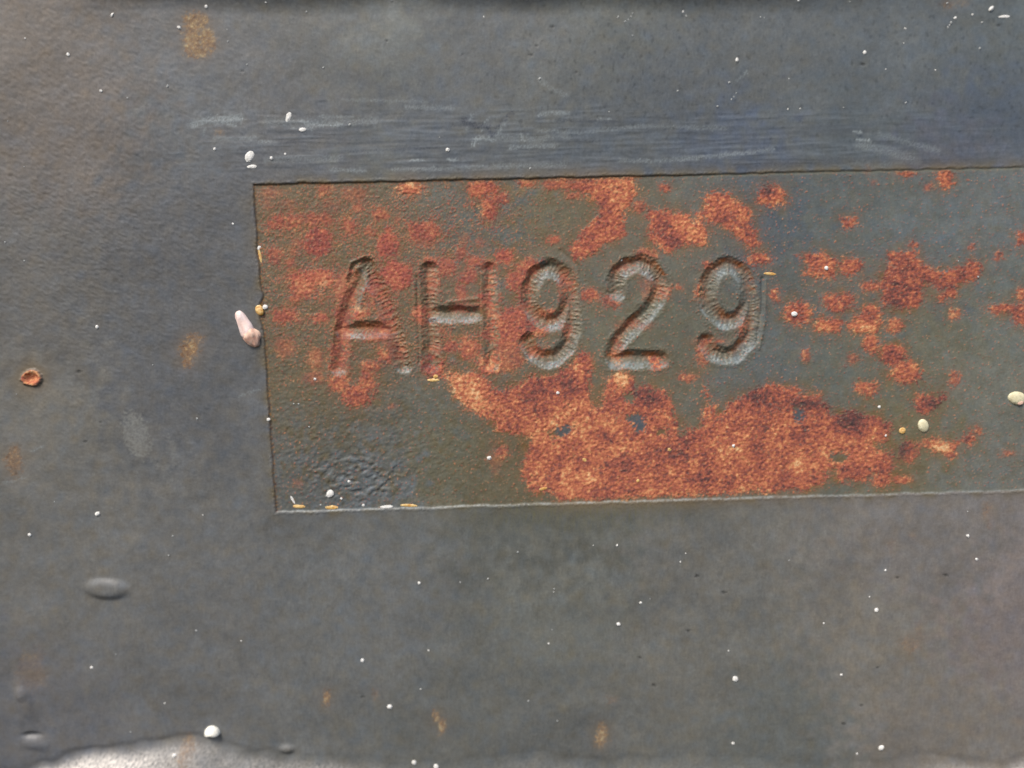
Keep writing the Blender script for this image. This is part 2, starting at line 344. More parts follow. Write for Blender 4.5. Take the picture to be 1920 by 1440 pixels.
# ------------------------------------------------------------------ paint colour (linear, some light and shade painted in)
def lin(r, g, b):
    c = np.array([r, g, b], float) / 255.0
    return np.where(c <= .04045, c / 12.92, ((c + .055) / 1.055) ** 2.4).astype(np.float32)
tones = [(0,60,(119,111,103)),(150,260,(114,107,101)),(60,560,(103,101,98)),(330,430,(96,96,97)),(300,700,(97,98,100)),(90,780,(114,112,107)),(110,1010,(113,112,109)),
 (330,1150,(108,108,107)),(60,1400,(104,104,106)),(700,1150,(108,109,108)),(900,1340,(104,105,102)),(1050,1120,(112,113,108)),(1050,1000,(96,97,92)),(1300,1080,(110,109,105)),
 (1320,1250,(113,112,107)),(1750,1050,(121,117,114)),(1650,1200,(124,120,113)),(1880,1150,(128,120,118)),(1450,1370,(104,106,103)),(1750,1370,(122,117,111)),(1000,1400,(100,101,99)),
 (600,90,(108,108,105)),(700,60,(116,118,115)),(480,170,(104,104,104)),(900,100,(104,106,106)),(1020,180,(106,108,106)),(1200,160,(95,99,102)),(1150,60,(105,107,103)),(1440,100,(102,105,105)),(1500,200,(97,101,102)),
 (1700,110,(101,106,108)),(1880,60,(101,106,106)),(1850,200,(88,96,106)),(1780,290,(93,96,106)),(1400,290,(84,92,106)),(1100,280,(92,98,104)),(800,280,(92,97,103)),(600,290,(94,96,100)),(450,300,(94,95,98)),(420,240,(108,111,113)),
 (1600,240,(93,100,104)),(700,340,(100,102,98))]
ptone = [(520,380,(112,102,84)),(560,500,(100,96,82)),(640,430,(104,98,80)),(560,700,(100,95,78)),(620,800,(98,95,82)),(560,880,(98,101,99)),(680,900,(104,110,113)),(800,750,(104,106,98)),(850,860,(102,100,84)),
 (790,640,(104,98,82)),(900,420,(98,103,98)),(950,400,(92,100,98)),(1000,380,(112,106,84)),(1030,440,(106,102,84)),(1110,520,(106,106,96)),(1300,520,(104,104,94)),(1290,640,(104,103,90)),(1450,440,(86,95,102)),(1480,520,(94,100,98)),
 (1550,450,(98,104,102)),(1450,700,(98,104,104)),(1550,680,(104,108,100)),(1750,450,(102,110,112)),(1880,400,(106,112,112)),(1780,640,(110,110,96)),(1840,720,(112,114,106)),(1720,820,(110,106,86)),(1850,880,(114,116,110)),(1000,860,(100,98,82)),
 (940,900,(104,98,80)),(1200,600,(104,106,92)),(1700,360,(100,106,104)),(1880,560,(108,114,110))]
def tonefield(T, scale):
    cu, cv = np.meshgrid(np.arange(U0, U0 + NX + 20, 20), np.arange(V0, V0 + NY + 20, 20)); acc = np.zeros(cu.shape + (3,)); ws = np.zeros(cu.shape)
    for x, y, c in T:
        k = 1.0 / (((cu - x) ** 2 + (cv - y) ** 2 + scale ** 2) ** 2.1); acc += k[..., None] * lin(*c); ws += k
    acc /= ws[..., None]
    fu = np.clip((UU + n_warp1x * 9 + n_big * 22 - U0) / 20, 0, cu.shape[1] - 1.01); fv = np.clip((VV + n_warp1y * 9 + n_big2 * 22 - V0) / 20, 0, cu.shape[0] - 1.01)
    i = fv.astype(int); j = fu.astype(int); a = (fv - i)[..., None]; b = (fu - j)[..., None]
    return ((acc[i, j] * (1 - b) + acc[i, j + 1] * b) * (1 - a) + (acc[i + 1, j] * (1 - b) + acc[i + 1, j + 1] * b) * a).astype(np.float32)
col = tonefield(tones, 70)  # broad paint tones, with part of the light gradient in them
colp = tonefield(ptone, 45)
pm = sstep(-1, 1.5, inside)[..., None]
col = col * (1 - pm) + colp * pm
def mix(c, f):
    global col
    f = np.clip(f, 0, 1)[..., None]; col = col * (1 - f) + np.asarray(c, np.float32) * f
# blotchy weathering
col *= (1 + .03 * n_big2 + .028 * noise(60, oct=3) + .03 * n_mid + .02 * n_grain)[..., None]
vert = noise(9, 42, oct=2)
col *= (1 + .04 * noise(170, 120, oct=1) * (1 - .5 * panel_soft))[..., None]
col *= (1 + .03 * vert * sstep(30, 200, UU))[..., None]
tint = noise(120, oct=3)
col *= np.stack([1 + .02 * tint, 1 + 0 * tint, 1 - .03 * tint], -1)
# dark mottles on the upper right, streaks of the wiped band
mot = sstep(1.1, 2.4, noise(22, 28, oct=2)) * sstep(800, 1000, UU) * sstep(330, 250, VV)
col *= (1 - .28 * mot)[..., None]
mix(lin(128, 137, 146), band * sstep(.6, 2.4, n_scr + .9 * n_scr2) * .22)
mix(lin(84, 90, 98), band * sstep(.5, 1.9, -n_scr2 - .3 * n_scr + .3 * n_warp1x) * .40)
def streak(pts, r, c, f):
    P = np.array(pts); w = window(P[:, 0].min() - 25, P[:, 1].min() - 25, P[:, 0].max() + 25, P[:, 1].max() + 25)
    d, S, DU, DV = polyline_dist(pts, UU[w] + 1.5 * n_warp2x[w], VV[w] + 1.2 * n_warp2y[w])
    k = np.clip(sstep(r, r * .2, d) * f * (.72 + .45 * n_fine[w]), 0, 1)[..., None]
    col[w] = col[w] * (1 - k) + lin(*c) * k
PALE = (160, 168, 170)
for pts, r, f in [([(362,234),(385,226),(450,222)],8,.62),([(500,228),(620,230),(700,226)],9,.3),([(930,256),(1010,262),(1060,258)],8,.3),([(385,240),(382,250)],2.5,.5),([(402,258),(440,262),(480,258)],4,.3),([(412,220),(446,222)],3,.6),([(440,236),(420,230)],3,.5),
  ([(563,226),(580,233),(640,234)],3.5,.65),([(600,218),(660,218)],2.5,.4),([(545,240),(585,241)],2.5,.5),([(490,265),(520,266)],2.5,.5),([(905,246),(908,230),(916,222)],3,.75),([(888,268),(900,258),(925,262),(934,244),(950,222)],5,.62),
  ([(890,262),(888,272)],3,.7),([(875,242),(885,216)],3,.45),([(770,300),(795,300)],2.5,.7),([(838,299),(858,300)],2.5,.7),([(735,318),(960,312),(1060,309)],4,.4),([(620,318),(685,320)],3,.45),
  ([(955,276),(1040,273)],4,.5),([(977,252),(984,264)],2.5,.6),([(1012,216),(1030,212),(1064,214)],4,.5),([(1120,226),(1145,224)],3,.5),([(1005,244),(1090,250),(1200,236),(1360,240)],4,.3),
  ([(1160,300),(1220,302),(1360,290),(1450,280)],4,.42),([(1600,247),(1614,248)],2.8,.9),([(1608,262),(1632,265)],2.8,.9),([(1650,252),(1700,266),(1760,282)],6,.3),([(1610,272),(1680,286),(1720,302)],9,.32),
  ([(1580,300),(1640,312),(1700,305)],7,.2),([(1382,150),(1397,140),(1400,130)],2.2,.35),([(60,845),(82,836)],2.4,.35),([(10,905),(52,894)],2.6,.35),([(450,742),(488,730)],3,.3),
  ([(640,186),(800,190)],3,.25),([(760,200),(850,202)],4,.35),([(500,300),(640,296)],6,.25),([(1010,148),(1030,165),(1060,180)],5,.3)]:
    streak(pts, r * 1.45, PALE, f * .85)
for pts, r, f in [([(1040,226),(1160,228)],4,.45),([(520,268),(570,266)],5,.4),([(640,284),(820,276)],4,.35),([(1380,312),(1600,300)],9,.35),([(1700,305),(1880,296)],8,.2),([(868,226),(890,236),(912,236)],8,.8),([(912,236),(926,256),(934,236),(960,212)],7,.65),([(845,236),(880,236)],5,.35),([(1030,262),(1110,265)],6,.35),([(1606,253),(1616,256)],4,.6)]:
    streak(pts, r, (52, 56, 68), f)
# scuffed oval on the left
s = sdf_ell(255, 815, 24, 46, UU + 4 * n_warp2x, VV + 4 * n_warp2y, -.32); mix(lin(133, 133, 129), sstep(3, -4, s) * .62 * (.85 + .3 * n_mid))
s = np.abs(sdf_ell(290, 830, 26, 52, UU + 3 * n_warp2x, VV + 3 * n_warp2y, -.55)); mix(lin(136, 136, 132), sstep(5, 1, s) * .3 * sstep(795, 820, VV) * (UU > 280))
s = sdf_ell(735, 12, 12, 26, UU + 3 * n_warp2x, VV, 0); mix(lin(150, 150, 146), sstep(4, -12, s) * .4)
s = sdf_ell(755, 45, 50, 40, UU + 8 * n_warp1x, VV + 8 * n_warp1y, 0); mix(lin(132, 136, 132), sstep(10, -30, s) * .35)
# seep of rusty water around the panel and round rust
seep = np.exp(-(np.abs(inside) / 13.0) ** 1.3) * (inside < 0)
mix(lin(108, 96, 70), seep * np.clip(.28 + .3 * n_warp1x + .25 * (VV < 500) * sstep(650, 1000, UU) + .45 * np.exp(-((UU - 1150) / 170) ** 2) * (VV > 800), 0, .8))
s = sstep(75, 0, -d_bot) * (d_bot < 0) * np.exp(-((UU - 1100) / 210) ** 2); mix(lin(100, 98, 78), s * (.4 + .35 * vert))
mix(lin(120, 92, 56), np.clip(halo * 1.3, 0, .6) * panel_soft * (.75 + .3 * n_big))
mix(lin(104, 92, 66), sstep(.3, 2.0, noise(70, 90, oct=3)) * .5 * panel_soft * np.clip(1.15 - sstep(500, 1500, UU) * .7, 0, 1))
mix(lin(120, 104, 72), (ring * .55) * (1 - sstep(1.2, 1.0, rr)))
mix(lin(126, 106, 84), np.clip(halo * 1.6, 0, .5) * (1 - panel_soft))
# thin edge lines of the recess: shadow and lit edge painted in, plus rust
mix(lin(62, 50, 36), np.exp(-((inside - 0.6) / 1.5) ** 2) * np.where(d_bot < 6, .05, np.where(d_left < d_top, .35, .62)) * (1 - .55 * sstep(1350, 1800, UU)))  # recess wall shadow painted as a dark line
mix(lin(150, 156, 156), np.exp(-((d_bot - 0.2) / 2.2) ** 2) * (np.minimum(d_left, 5) > -1) * np.clip(.30 + .2 * n_mid + .15 * n_warp1x, 0, .6) * (1 - .35 * sstep(1300, 1900, UU)))  # lit lower wall of the recess painted as a pale line
lr = np.exp(-((d_left - 2.5) / 3.0) ** 2) * (d_top > -1) * (d_bot > -1)
mix(lin(150, 104, 50), lr * sstep(.1, 1.4, n_mid + .4 * n_fine) * .75)
mix(lin(92, 42, 22), lr * sstep(.6, 1.3, -n_mid) * .6)
lt = np.exp(-((d_top - 2.5) / 2.6) ** 2) * (d_left > -1)
mix(lin(140, 92, 52), lt * sstep(.0, 1.4, n_mid + .5 * n_warp1x) * .7 * (1 - .6 * sstep(1200, 1700, UU)))
mix(lin(150, 150, 130), lt * sstep(1200, 1400, UU) * .35)
# pale foot with the light on its lip painted in; dark specks
mix(lin(222, 214, 206), sstep(0, 22, below) * (.06 + .95 * np.exp(-((UU - 170) / 150) ** 2) + .5 * np.exp(-((UU - 1880) / 90) ** 2) + .25 * np.exp(-((UU - 560) / 150) ** 2)) * (.8 + .25 * n_mid))
for x, y, r in [(1617,121,5),(1291,1183,5),(1035,51,4),(996,104,5),(1006,87,3),(1080,137,3),(866,103,3),(725,77,3),(160,828,4),(189,792,3),(148,697,5),(1615,1322,3.5),(1645,1251,3),(1307,1081,5),(1357,1111,5),(680,1306,4),(1582,1357,5),(1874,47,5),(455,133,3),(1683,1083,4),(1773,1078,5),(1200,1233,4),(1226,1285,5)]:
    w = window(x - 15, y - 15, x + 15, y + 15)
    k = (sstep(1.15, .5, np.hypot((UU[w] - x) / r + .3 * n_fine[w], (VV[w] - y) / (r * .7))) * .65)[..., None]; col[w] = col[w] * (1 - k) + lin(48, 47, 46) * k
    H[w] -= 1.2 * k[..., 0]
for x, y in [(1195,790),(1204,800),(1058,806),(1498,780)]:
    w = window(x - 26, y - 22, x + 26, y + 22); k = (sstep(1.2, .6, np.hypot((UU[w] - x) / 20, (VV[w] - y) / 15)))[..., None] * .8; col[w] = col[w] * (1 - k) + lin(82, 90, 98) * k
mix(lin(176, 142, 92), sstep(1.7, 2.5, noise(7, oct=2) + .5 * np.clip(pep, 0, 1) + .3 * n_mid) * panel_soft * np.clip(.25 + pep, 0, .75))
mix(lin(60, 54, 44), sstep(1.9, 2.7, noise(8, oct=2) + .4 * np.clip(pep, 0, 1)) * panel_soft * np.clip(.1 + pep, 0, .6))
mix(lin(128, 104, 62), sstep(.2, 1.6, noise(34, oct=3) + .4) * np.clip(pep, 0, 1) * panel_soft * .22)
# seep in the stamped grooves; sky light painted pale on their lower bank
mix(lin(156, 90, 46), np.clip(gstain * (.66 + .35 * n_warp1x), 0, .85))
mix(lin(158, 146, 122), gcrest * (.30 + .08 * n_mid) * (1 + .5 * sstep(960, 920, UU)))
mix(lin(152, 166, 170), gskylit * np.clip(.36 + .16 * n_mid + .1 * n_warp1x, 0, .7))
col = np.clip(col * np.array([.992, 1.004, .985], np.float32), .004, .9)
gloss = np.clip(wr, 0, 1) * panel_soft

# rust tone 0 maroon .. 1 pale ochre
rt = .50 + .045 * n_crust + .05 * noise(16, oct=2) + .085 * noise(44, oct=3, gain=.7) + .07 * noise(110, oct=2) + .03 * n_grain
for x, y, rx, ry, k in [(884,733,30,22,.30),(1164,712,22,16,.34),(600,535,45,18,.22),(1060,790,70,26,.12),(1170,360,26,34,.14),(1290,415,24,26,.16),(1573,785,40,20,.1),(1550,612,16,10,.12),(765,348,12,8,.2),
    (1200,880,300,50,.05),(1765,840,20,12,.28),(674,580,18,12,.25),(919,680,16,18,.2),(722,662,6,14,.22),(856,700,18,12,.25),(1080,770,50,30,.08),(370,60,40,50,.22),(30,865,30,40,.05),(60,708,20,14,.22),(613,1308,12,18,.25),(825,1350,16,24,.2),(1128,1378,14,22,.2),
    (1040,735,50,22,-.16),(1215,745,34,22,-.16),(1440,748,60,26,-.14),(594,455,30,26,-.14),(1530,760,40,20,-.18),(1605,790,34,26,-.26),(1250,860,60,30,-.12),(1330,900,40,20,-.08),(1250,430,34,32,-.1),(1700,520,60,50,-.12),(1750,758,36,20,-.2),(1676,668,20,16,-.08),(1440,355,16,14,-.2),(1165,880,50,18,-.08),(1690,850,22,20,-.18),(358,655,20,20,.08)]:
    w = window(x - rx * 3, y - ry * 3, x + rx * 3, y + ry * 3)
    rt[w] += (1.6 if k < 0 else 1.25) * k * np.exp(-((UU[w] - x) / rx) ** 2 - ((VV[w] - y) / ry) ** 2)
ochre = ((1 - panel_soft) * (rr > 1.3)).astype(np.float32)
pale_grit = sstep(1.9, 2.6, noise(5.5, oct=2) + .25 * n_crust + .5 * np.exp(-((UU - 880) / 90) ** 2 - ((VV - 740) / 50) ** 2) + .3 * np.clip(pep, 0, 1))          # ochre grit glinting in the crust
bx = 140
rpink = np.exp(-((UU - 760) / 380) ** 2 - ((VV - 520) / 170) ** 2)
rt = np.clip(rt, 0, 1)

# ------------------------------------------------------------------ which piece of steel a point belongs to
lab = np.zeros((NY, NX), np.int32)                     # 0 surround
lab[in_panel] = 1
rmask = (rust > .5)
ST = 3
cm = rmask[::ST, ::ST] & in_panel[::ST, ::ST] & (gid[::ST, ::ST] == 0)
comp = np.where(cm, np.arange(1, cm.size + 1).reshape(cm.shape), 0)
for it in range(600):
    p = np.pad(comp, 1); q = np.maximum.reduce([p[1:-1, 1:-1], p[:-2, 1:-1], p[2:, 1:-1], p[1:-1, :-2], p[1:-1, 2:]]) * cm
    if (q == comp).all(): break
    comp = q
ids, cnt = np.unique(comp[comp > 0], return_counts=True)
order = ids[np.argsort(-cnt)]; cnt = np.sort(cnt)[::-1]
order = order[(cnt * ST * ST > 170)][:110]
remap = {int(k): 10 + i for i, k in enumerate(order)}
lut = np.zeros(int(comp.max()) + 1, np.int32)
for k, vv in remap.items(): lut[k] = vv
compf = np.repeat(np.repeat(lut[comp], ST, 0), ST, 1)[:NY, :NX]
lab = np.where(in_panel & (compf > 0), compf, lab)
for gi in range(len(GL)): lab[gid == gi + 1] = 2 + gi
SPOT0 = 200
cm2 = ((rust > .30) & (~in_panel) & (inside < -4))[::ST, ::ST]
comp = np.where(cm2, np.arange(1, cm2.size + 1).reshape(cm2.shape), 0)
for it in range(300):
    p = np.pad(comp, 1); q = np.maximum.reduce([p[1:-1, 1:-1], p[:-2, 1:-1], p[2:, 1:-1], p[1:-1, :-2], p[1:-1, 2:]]) * cm2
    if (q == comp).all(): break
    comp = q
ids2, cnt2 = np.unique(comp[comp > 0], return_counts=True)
order2 = ids2[cnt2 * ST * ST > 90][:40]
lut = np.zeros(int(comp.max()) + 1, np.int32)
for i, k in enumerate(order2): lut[int(k)] = SPOT0 + i
compf = np.repeat(np.repeat(lut[comp], ST, 0), ST, 1)[:NY, :NX]
lab = np.where((compf > 0) & ~in_panel, compf, lab)
BLIST = 300
lab[(np.hypot((UU - 201) / 42, (VV - 1104) / 22) < 1)] = BLIST
lab[(np.hypot((UU - 64) / 30, (VV - 1395) / 16) < 1)] = BLIST + 1
lab[(np.hypot((UU - 538) / 18, (VV - 1402) / 11) < 1)] = BLIST + 2

# ------------------------------------------------------------------ grid of vertices, aligned with the panel
cu = np.array([-70, 1990, -70, 1990]); cv = np.array([-60, -60, 1500, 1500])
gx, gz = px2plane(cu, cv)
def axis(a, b, lo, hi, fine, coarse):
    out = [a]
    while out[-1] < b:
        x = out[-1]; out.append(x + (fine if lo < x < hi else coarse))
    return np.array(out)
xl, xr = px2plane(470, 650)[0], px2plane(1480, 650)[0]
zt, zb = px2plane(960, 318)[1], px2plane(960, 962)[1]
X = axis(min(gx[0], gx[2]), max(gx[1], gx[3]), xl, xr, 1.45 * PX, 2.05 * PX)
Z = axis(min(gz[2], gz[3]), max(gz[0], gz[1]), zb, zt, 1.45 * PX, 2.05 * PX)
XX, ZZ = np.meshgrid(X, Z); gu, gv = plane2px(XX, ZZ)
def samp(F):
    a = np.clip(gu - U0, 0, NX - 1.01); b = np.clip(gv - V0, 0, NY - 1.01); i = b.astype(int); j = a.astype(int); fa = a - j; fb = b - i
    if F.ndim == 3: fa = fa[..., None]; fb = fb[..., None]
    return (F[i, j] * (1 - fa) + F[i, j + 1] * fa) * (1 - fb) + (F[i + 1, j] * (1 - fa) + F[i + 1, j + 1] * fa) * fb
h = samp(H) * PX
co = np.stack([XX, -h, ZZ], -1).reshape(-1, 3).astype(np.float32)
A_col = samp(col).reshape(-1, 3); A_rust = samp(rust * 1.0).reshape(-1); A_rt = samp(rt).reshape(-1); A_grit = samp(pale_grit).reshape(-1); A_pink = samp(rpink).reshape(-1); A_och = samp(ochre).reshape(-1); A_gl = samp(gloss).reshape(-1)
ny, nx = XX.shape
print("grid", nx, ny)
fi = np.arange((ny - 1) * (nx - 1)).reshape(ny - 1, nx - 1); i_, j_ = np.divmod(fi, nx - 1)
a = i_ * nx + j_
quads = np.stack([a, a + 1, a + nx + 1, a + nx], -1).reshape(-1, 4)
fu = (gu[:-1, :-1] + gu[1:, 1:]) / 2; fv = (gv[:-1, :-1] + gv[1:, 1:]) / 2
fl = lab[np.clip((fv - V0).round().astype(int), 0, NY - 1), np.clip((fu - U0).round().astype(int), 0, NX - 1)].reshape(-1)

# ------------------------------------------------------------------ materials
def nodes(name):
    m = bpy.data.materials.new(name); m.use_nodes = True; nt = m.node_tree; nt.nodes.clear(); return m, nt, nt.nodes, nt.links
m_steel, nt, N, L = nodes("weathered_painted_steel")
out = N.new('ShaderNodeOutputMaterial'); bs = N.new('ShaderNodeBsdfPrincipled'); L.new(bs.outputs[0], out.inputs[0])
geo = N.new('ShaderNodeNewGeometry')
vm = N.new('ShaderNodeVectorMath'); vm.operation = 'SCALE'; vm.inputs['Scale'].default_value = 1.0 / PX; L.new(geo.outputs['Position'], vm.inputs[0])
def attr(n): a = N.new('ShaderNodeAttribute'); a.attribute_name = n; return a
def tex(scale, detail=3, rough=.6):
    t = N.new('ShaderNodeTexNoise'); t.inputs['Scale'].default_value = scale; t.inputs['Detail'].default_value = detail; t.inputs['Roughness'].default_value = rough
    L.new(vm.outputs[0], t.inputs['Vector']); return t
def math_(op, a, b=None, c=None):
    n = N.new('ShaderNodeMath'); n.operation = op
    for k, x in enumerate((a, b, c)):
        if x is None: continue
        if isinstance(x, (int, float)): n.inputs[k].default_value = x
        else: L.new(x, n.inputs[k])
    return n.outputs[0]
def ramp(fac, stops):
    r = N.new('ShaderNodeValToRGB'); e = r.color_ramp.elements
    while len(e) < len(stops): e.new(.5)
    for k, (p, c) in enumerate(stops): e[k].position = p; e[k].color = (*c, 1)
    L.new(fac, r.inputs[0]); return r.outputs[0]
def mixc(fac, a, b, mode='MIX'):
    n = N.new('ShaderNodeMix'); n.data_type = 'RGBA'; n.blend_type = mode
    if isinstance(fac, (int, float)): n.inputs[0].default_value = fac
    else: L.new(fac, n.inputs[0])
    for s_, x in ((n.inputs[6], a), (n.inputs[7], b)):
        if isinstance(x, tuple): s_.default_value = (*x, 1)
        else: L.new(x, s_)
    return n.outputs[2]
t_f, t_m, t_s = tex(.28, 3), tex(.07, 4), tex(.55, 2)
pc = attr('paint_colour').outputs['Color']
g = math_('ADD', math_('MULTIPLY', t_f.outputs[0], .30), math_('MULTIPLY', t_m.outputs[0], .22))
g = math_('ADD', g, .74)
comb = N.new('ShaderNodeCombineColor')
for k in range(3): L.new(g, comb.inputs[k])
paint = mixc(1.0, pc, comb.outputs[0], 'MULTIPLY')
ru_ = attr('rust').outputs['Fac']; rtn = attr('rust_tone').outputs['Fac']; gr = attr('grit').outputs['Fac']; pk = attr('pinkish').outputs['Fac']
tone = math_('ADD', rtn, math_('MULTIPLY', math_('SUBTRACT', t_f.outputs[0], .5), .35))
tone = math_('ADD', tone, math_('MULTIPLY', math_('SUBTRACT', t_s.outputs[0], .5), .40))
tl = lambda *c: tuple(float(x) for x in lin(*c))
rc = ramp(tone, [(0.0, tl(80, 66, 66)), (.18, tl(108, 72, 68)), (.34, tl(142, 84, 74)), (.50, tl(172, 100, 78)), (.66, tl(196, 122, 88)), (.82, tl(220, 158, 110)), (1.0, tl(236, 198, 150))])
rc = mixc(math_('MULTIPLY', pk, .5), rc, tl(164, 88, 80))
och = attr('ochre').outputs['Fac']
rc = mixc(math_('MULTIPLY', och, .9), rc, ramp(tone, [(.2, tl(96, 76, 58)), (.5, tl(134, 108, 80)), (.75, tl(170, 142, 100)), (1.0, tl(214, 196, 150))]))
rc = mixc(math_('MULTIPLY', gr, .6), rc, tl(232, 190, 140))
base = mixc(math_('MINIMUM', math_('MULTIPLY', ru_, 1.02), 1.0), paint, rc)
L.new(base, bs.inputs['Base Color'])
rg = math_('ADD', math_('MULTIPLY', t_m.outputs[0], .16), .38)
rg = math_('ADD', rg, math_('MULTIPLY', ru_, .42)); rg = math_('SUBTRACT', rg, math_('MULTIPLY', attr('gloss').outputs['Fac'], .2)); L.new(math_('MINIMUM', rg, .95), bs.inputs['Roughness'])
L.new(math_('SUBTRACT', .42, math_('MULTIPLY', ru_, .28)), bs.inputs['Specular IOR Level'])
bp = N.new('ShaderNodeBump'); bp.inputs['Strength'].default_value = .3; bp.inputs['Distance'].default_value = 1.0
hh = math_('MULTIPLY', math_('ADD', math_('MULTIPLY', t_f.outputs[0], .9), math_('MULTIPLY', t_s.outputs[0], .4)), PX)
hh = math_('MULTIPLY', hh, math_('ADD', .5, math_('MULTIPLY', ru_, .9)))
L.new(hh, bp.inputs['Height']); L.new(bp.outputs[0], bs.inputs['Normal'])

def simple(name, c, c2, rough=.6, spec=.4, sss=0, sc=.2):
    m, nt, N, L = nodes(name)
    out = N.new('ShaderNodeOutputMaterial'); bs = N.new('ShaderNodeBsdfPrincipled'); L.new(bs.outputs[0], out.inputs[0])
    g = N.new('ShaderNodeNewGeometry'); v = N.new('ShaderNodeVectorMath'); v.operation = 'SCALE'; v.inputs['Scale'].default_value = 1 / PX; L.new(g.outputs['Position'], v.inputs[0])
    t = N.new('ShaderNodeTexNoise'); t.inputs['Scale'].default_value = sc; t.inputs['Detail'].default_value = 4; L.new(v.outputs[0], t.inputs['Vector'])
    r = N.new('ShaderNodeValToRGB'); r.color_ramp.elements[0].position = .35; r.color_ramp.elements[1].position = .65
    r.color_ramp.elements[0].color = (*tl(*c2), 1); r.color_ramp.elements[1].color = (*tl(*c), 1)
    L.new(t.outputs[0], r.inputs[0]); L.new(r.outputs[0], bs.inputs['Base Color'])
    b = N.new('ShaderNodeBump'); b.inputs['Distance'].default_value = PX * 2; b.inputs['Strength'].default_value = .6; L.new(t.outputs[0], b.inputs['Height']); L.new(b.outputs[0], bs.inputs['Normal'])
    bs.inputs['Roughness'].default_value = rough; bs.inputs['Specular IOR Level'].default_value = spec
    return m
m_white = simple("chalk_white_grit", (246, 244, 238), (222, 220, 212), .7)
m_shell = simple("white_shell", (250, 248, 236), (244, 240, 224), .5, .5)
m_dim = simple("dull_grey_grit", (186, 188, 184), (160, 162, 160), .8, .3)
m_cream = simple("cream_shell", (236, 228, 192), (212, 202, 164), .45, .5, sc=.12)
m_gold = simple("ochre_grit", (236, 206, 140), (214, 160, 84), .35, .6)
m_pink = simple("pinkish_crust", (252, 232, 226), (244, 212, 200), .6, .4, sc=.07)
m_pinkt = simple("tan_crust", (244, 208, 184), (226, 172, 148), .6, .4, sc=.09)

# ------------------------------------------------------------------ meshes cut from the relief
def build(name, faces, parent=None, skirt=None):
    vid, inv = np.unique(faces.reshape(-1), return_inverse=True)
    V = co[vid]; Fq = inv.reshape(-1, 4); ac, ar, at, ag, ap, ao, al = A_col[vid], A_rust[vid], A_rt[vid], A_grit[vid], A_pink[vid], A_och[vid], A_gl[vid]
    if skirt is not None:       # close the slab: sides and back
        nb = len(V); back = co[skirt].copy(); back[:, 1] = 0.009
        V = np.vstack([V, co[skirt], back]); k = len(skirt); ii = np.arange(k); jj = (ii + 1) % k
        Fs = np.stack([nb + jj, nb + ii, nb + k + ii, nb + k + jj], -1)
        Fq = np.vstack([Fq, Fs])
        ac, ar, at, ag, ap, ao, al = [np.concatenate([z, w[skirt], w[skirt]]) for z, w in ((ac, A_col), (ar, A_rust), (at, A_rt), (ag, A_grit), (ap, A_pink), (ao, A_och), (al, A_gl))]
    me = bpy.data.meshes.new(name); me.vertices.add(len(V)); me.vertices.foreach_set('co', V.astype(np.float32).ravel())
    me.loops.add(len(Fq) * 4); me.loops.foreach_set('vertex_index', Fq.astype(np.int32).ravel())
    me.polygons.add(len(Fq)); me.polygons.foreach_set('loop_start', np.arange(0, len(Fq) * 4, 4, dtype=np.int32))
    me.polygons.foreach_set('use_smooth', np.ones(len(Fq), bool))
    me.update(calc_edges=True)
    for n_, d_ in (('rust', ar), ('rust_tone', at), ('grit', ag), ('pinkish', ap), ('ochre', ao), ('gloss', al)):
        at_ = me.attributes.new(n_, 'FLOAT', 'POINT'); at_.data.foreach_set('value', d_.astype(np.float32))
    at_ = me.attributes.new('paint_colour', 'FLOAT_COLOR', 'POINT'); at_.data.foreach_set('color', np.hstack([ac, np.ones((len(ac), 1))]).astype(np.float32).ravel())
    me.materials.append(m_steel)
    o = bpy.data.objects.new(name, me); scene.collection.objects.link(o)
    if parent: o.parent = parent
    return o

border = np.concatenate([np.arange(0, nx), nx - 1 + nx * np.arange(1, ny), nx * (ny - 1) + np.arange(nx - 2, -1, -1), nx * np.arange(ny - 2, 0, -1)])
steel = build('steel_wall', quads[(fl == 0)], skirt=border)
steel['kind'] = 'structure'
steel['label'] = 'grey painted steel surface around the rusty stamped panel'
panel = bpy.data.objects.new('number_panel', None); scene.collection.objects.link(panel)
panel.empty_display_size = .005
panel['label'] = 'rust-blotched olive grey recessed rectangular panel stamped AH929'; panel['category'] = 'number panel'
build('panel_face', quads[fl == 1], panel)
GLAB = ['rusty letter A stamped first in the row', 'letter H stamped with a brown crossbar', 'first digit 9, ringed with rust', 'digit 2 stamped in the middle of the number', 'last digit 9, on clean paint']
for gi, (nm, ch, st) in enumerate(GL):
    o = build(nm, quads[fl == 2 + gi], panel); o['label'] = GLAB[gi]
for k in range(len(order)):
    f = quads[fl == 10 + k]
    if len(f) > 12:
        o = build('rust_patch', f, panel)
        if k == 0: o['label'] = 'largest orange rust patch along the lower edge'
for k in range(len(order2)):
    f = quads[fl == SPOT0 + k]
    if len(f) > 8: build('rust_spot', f, steel)
for k in range(3): build('paint_blister', quads[fl == BLIST + k], steel)

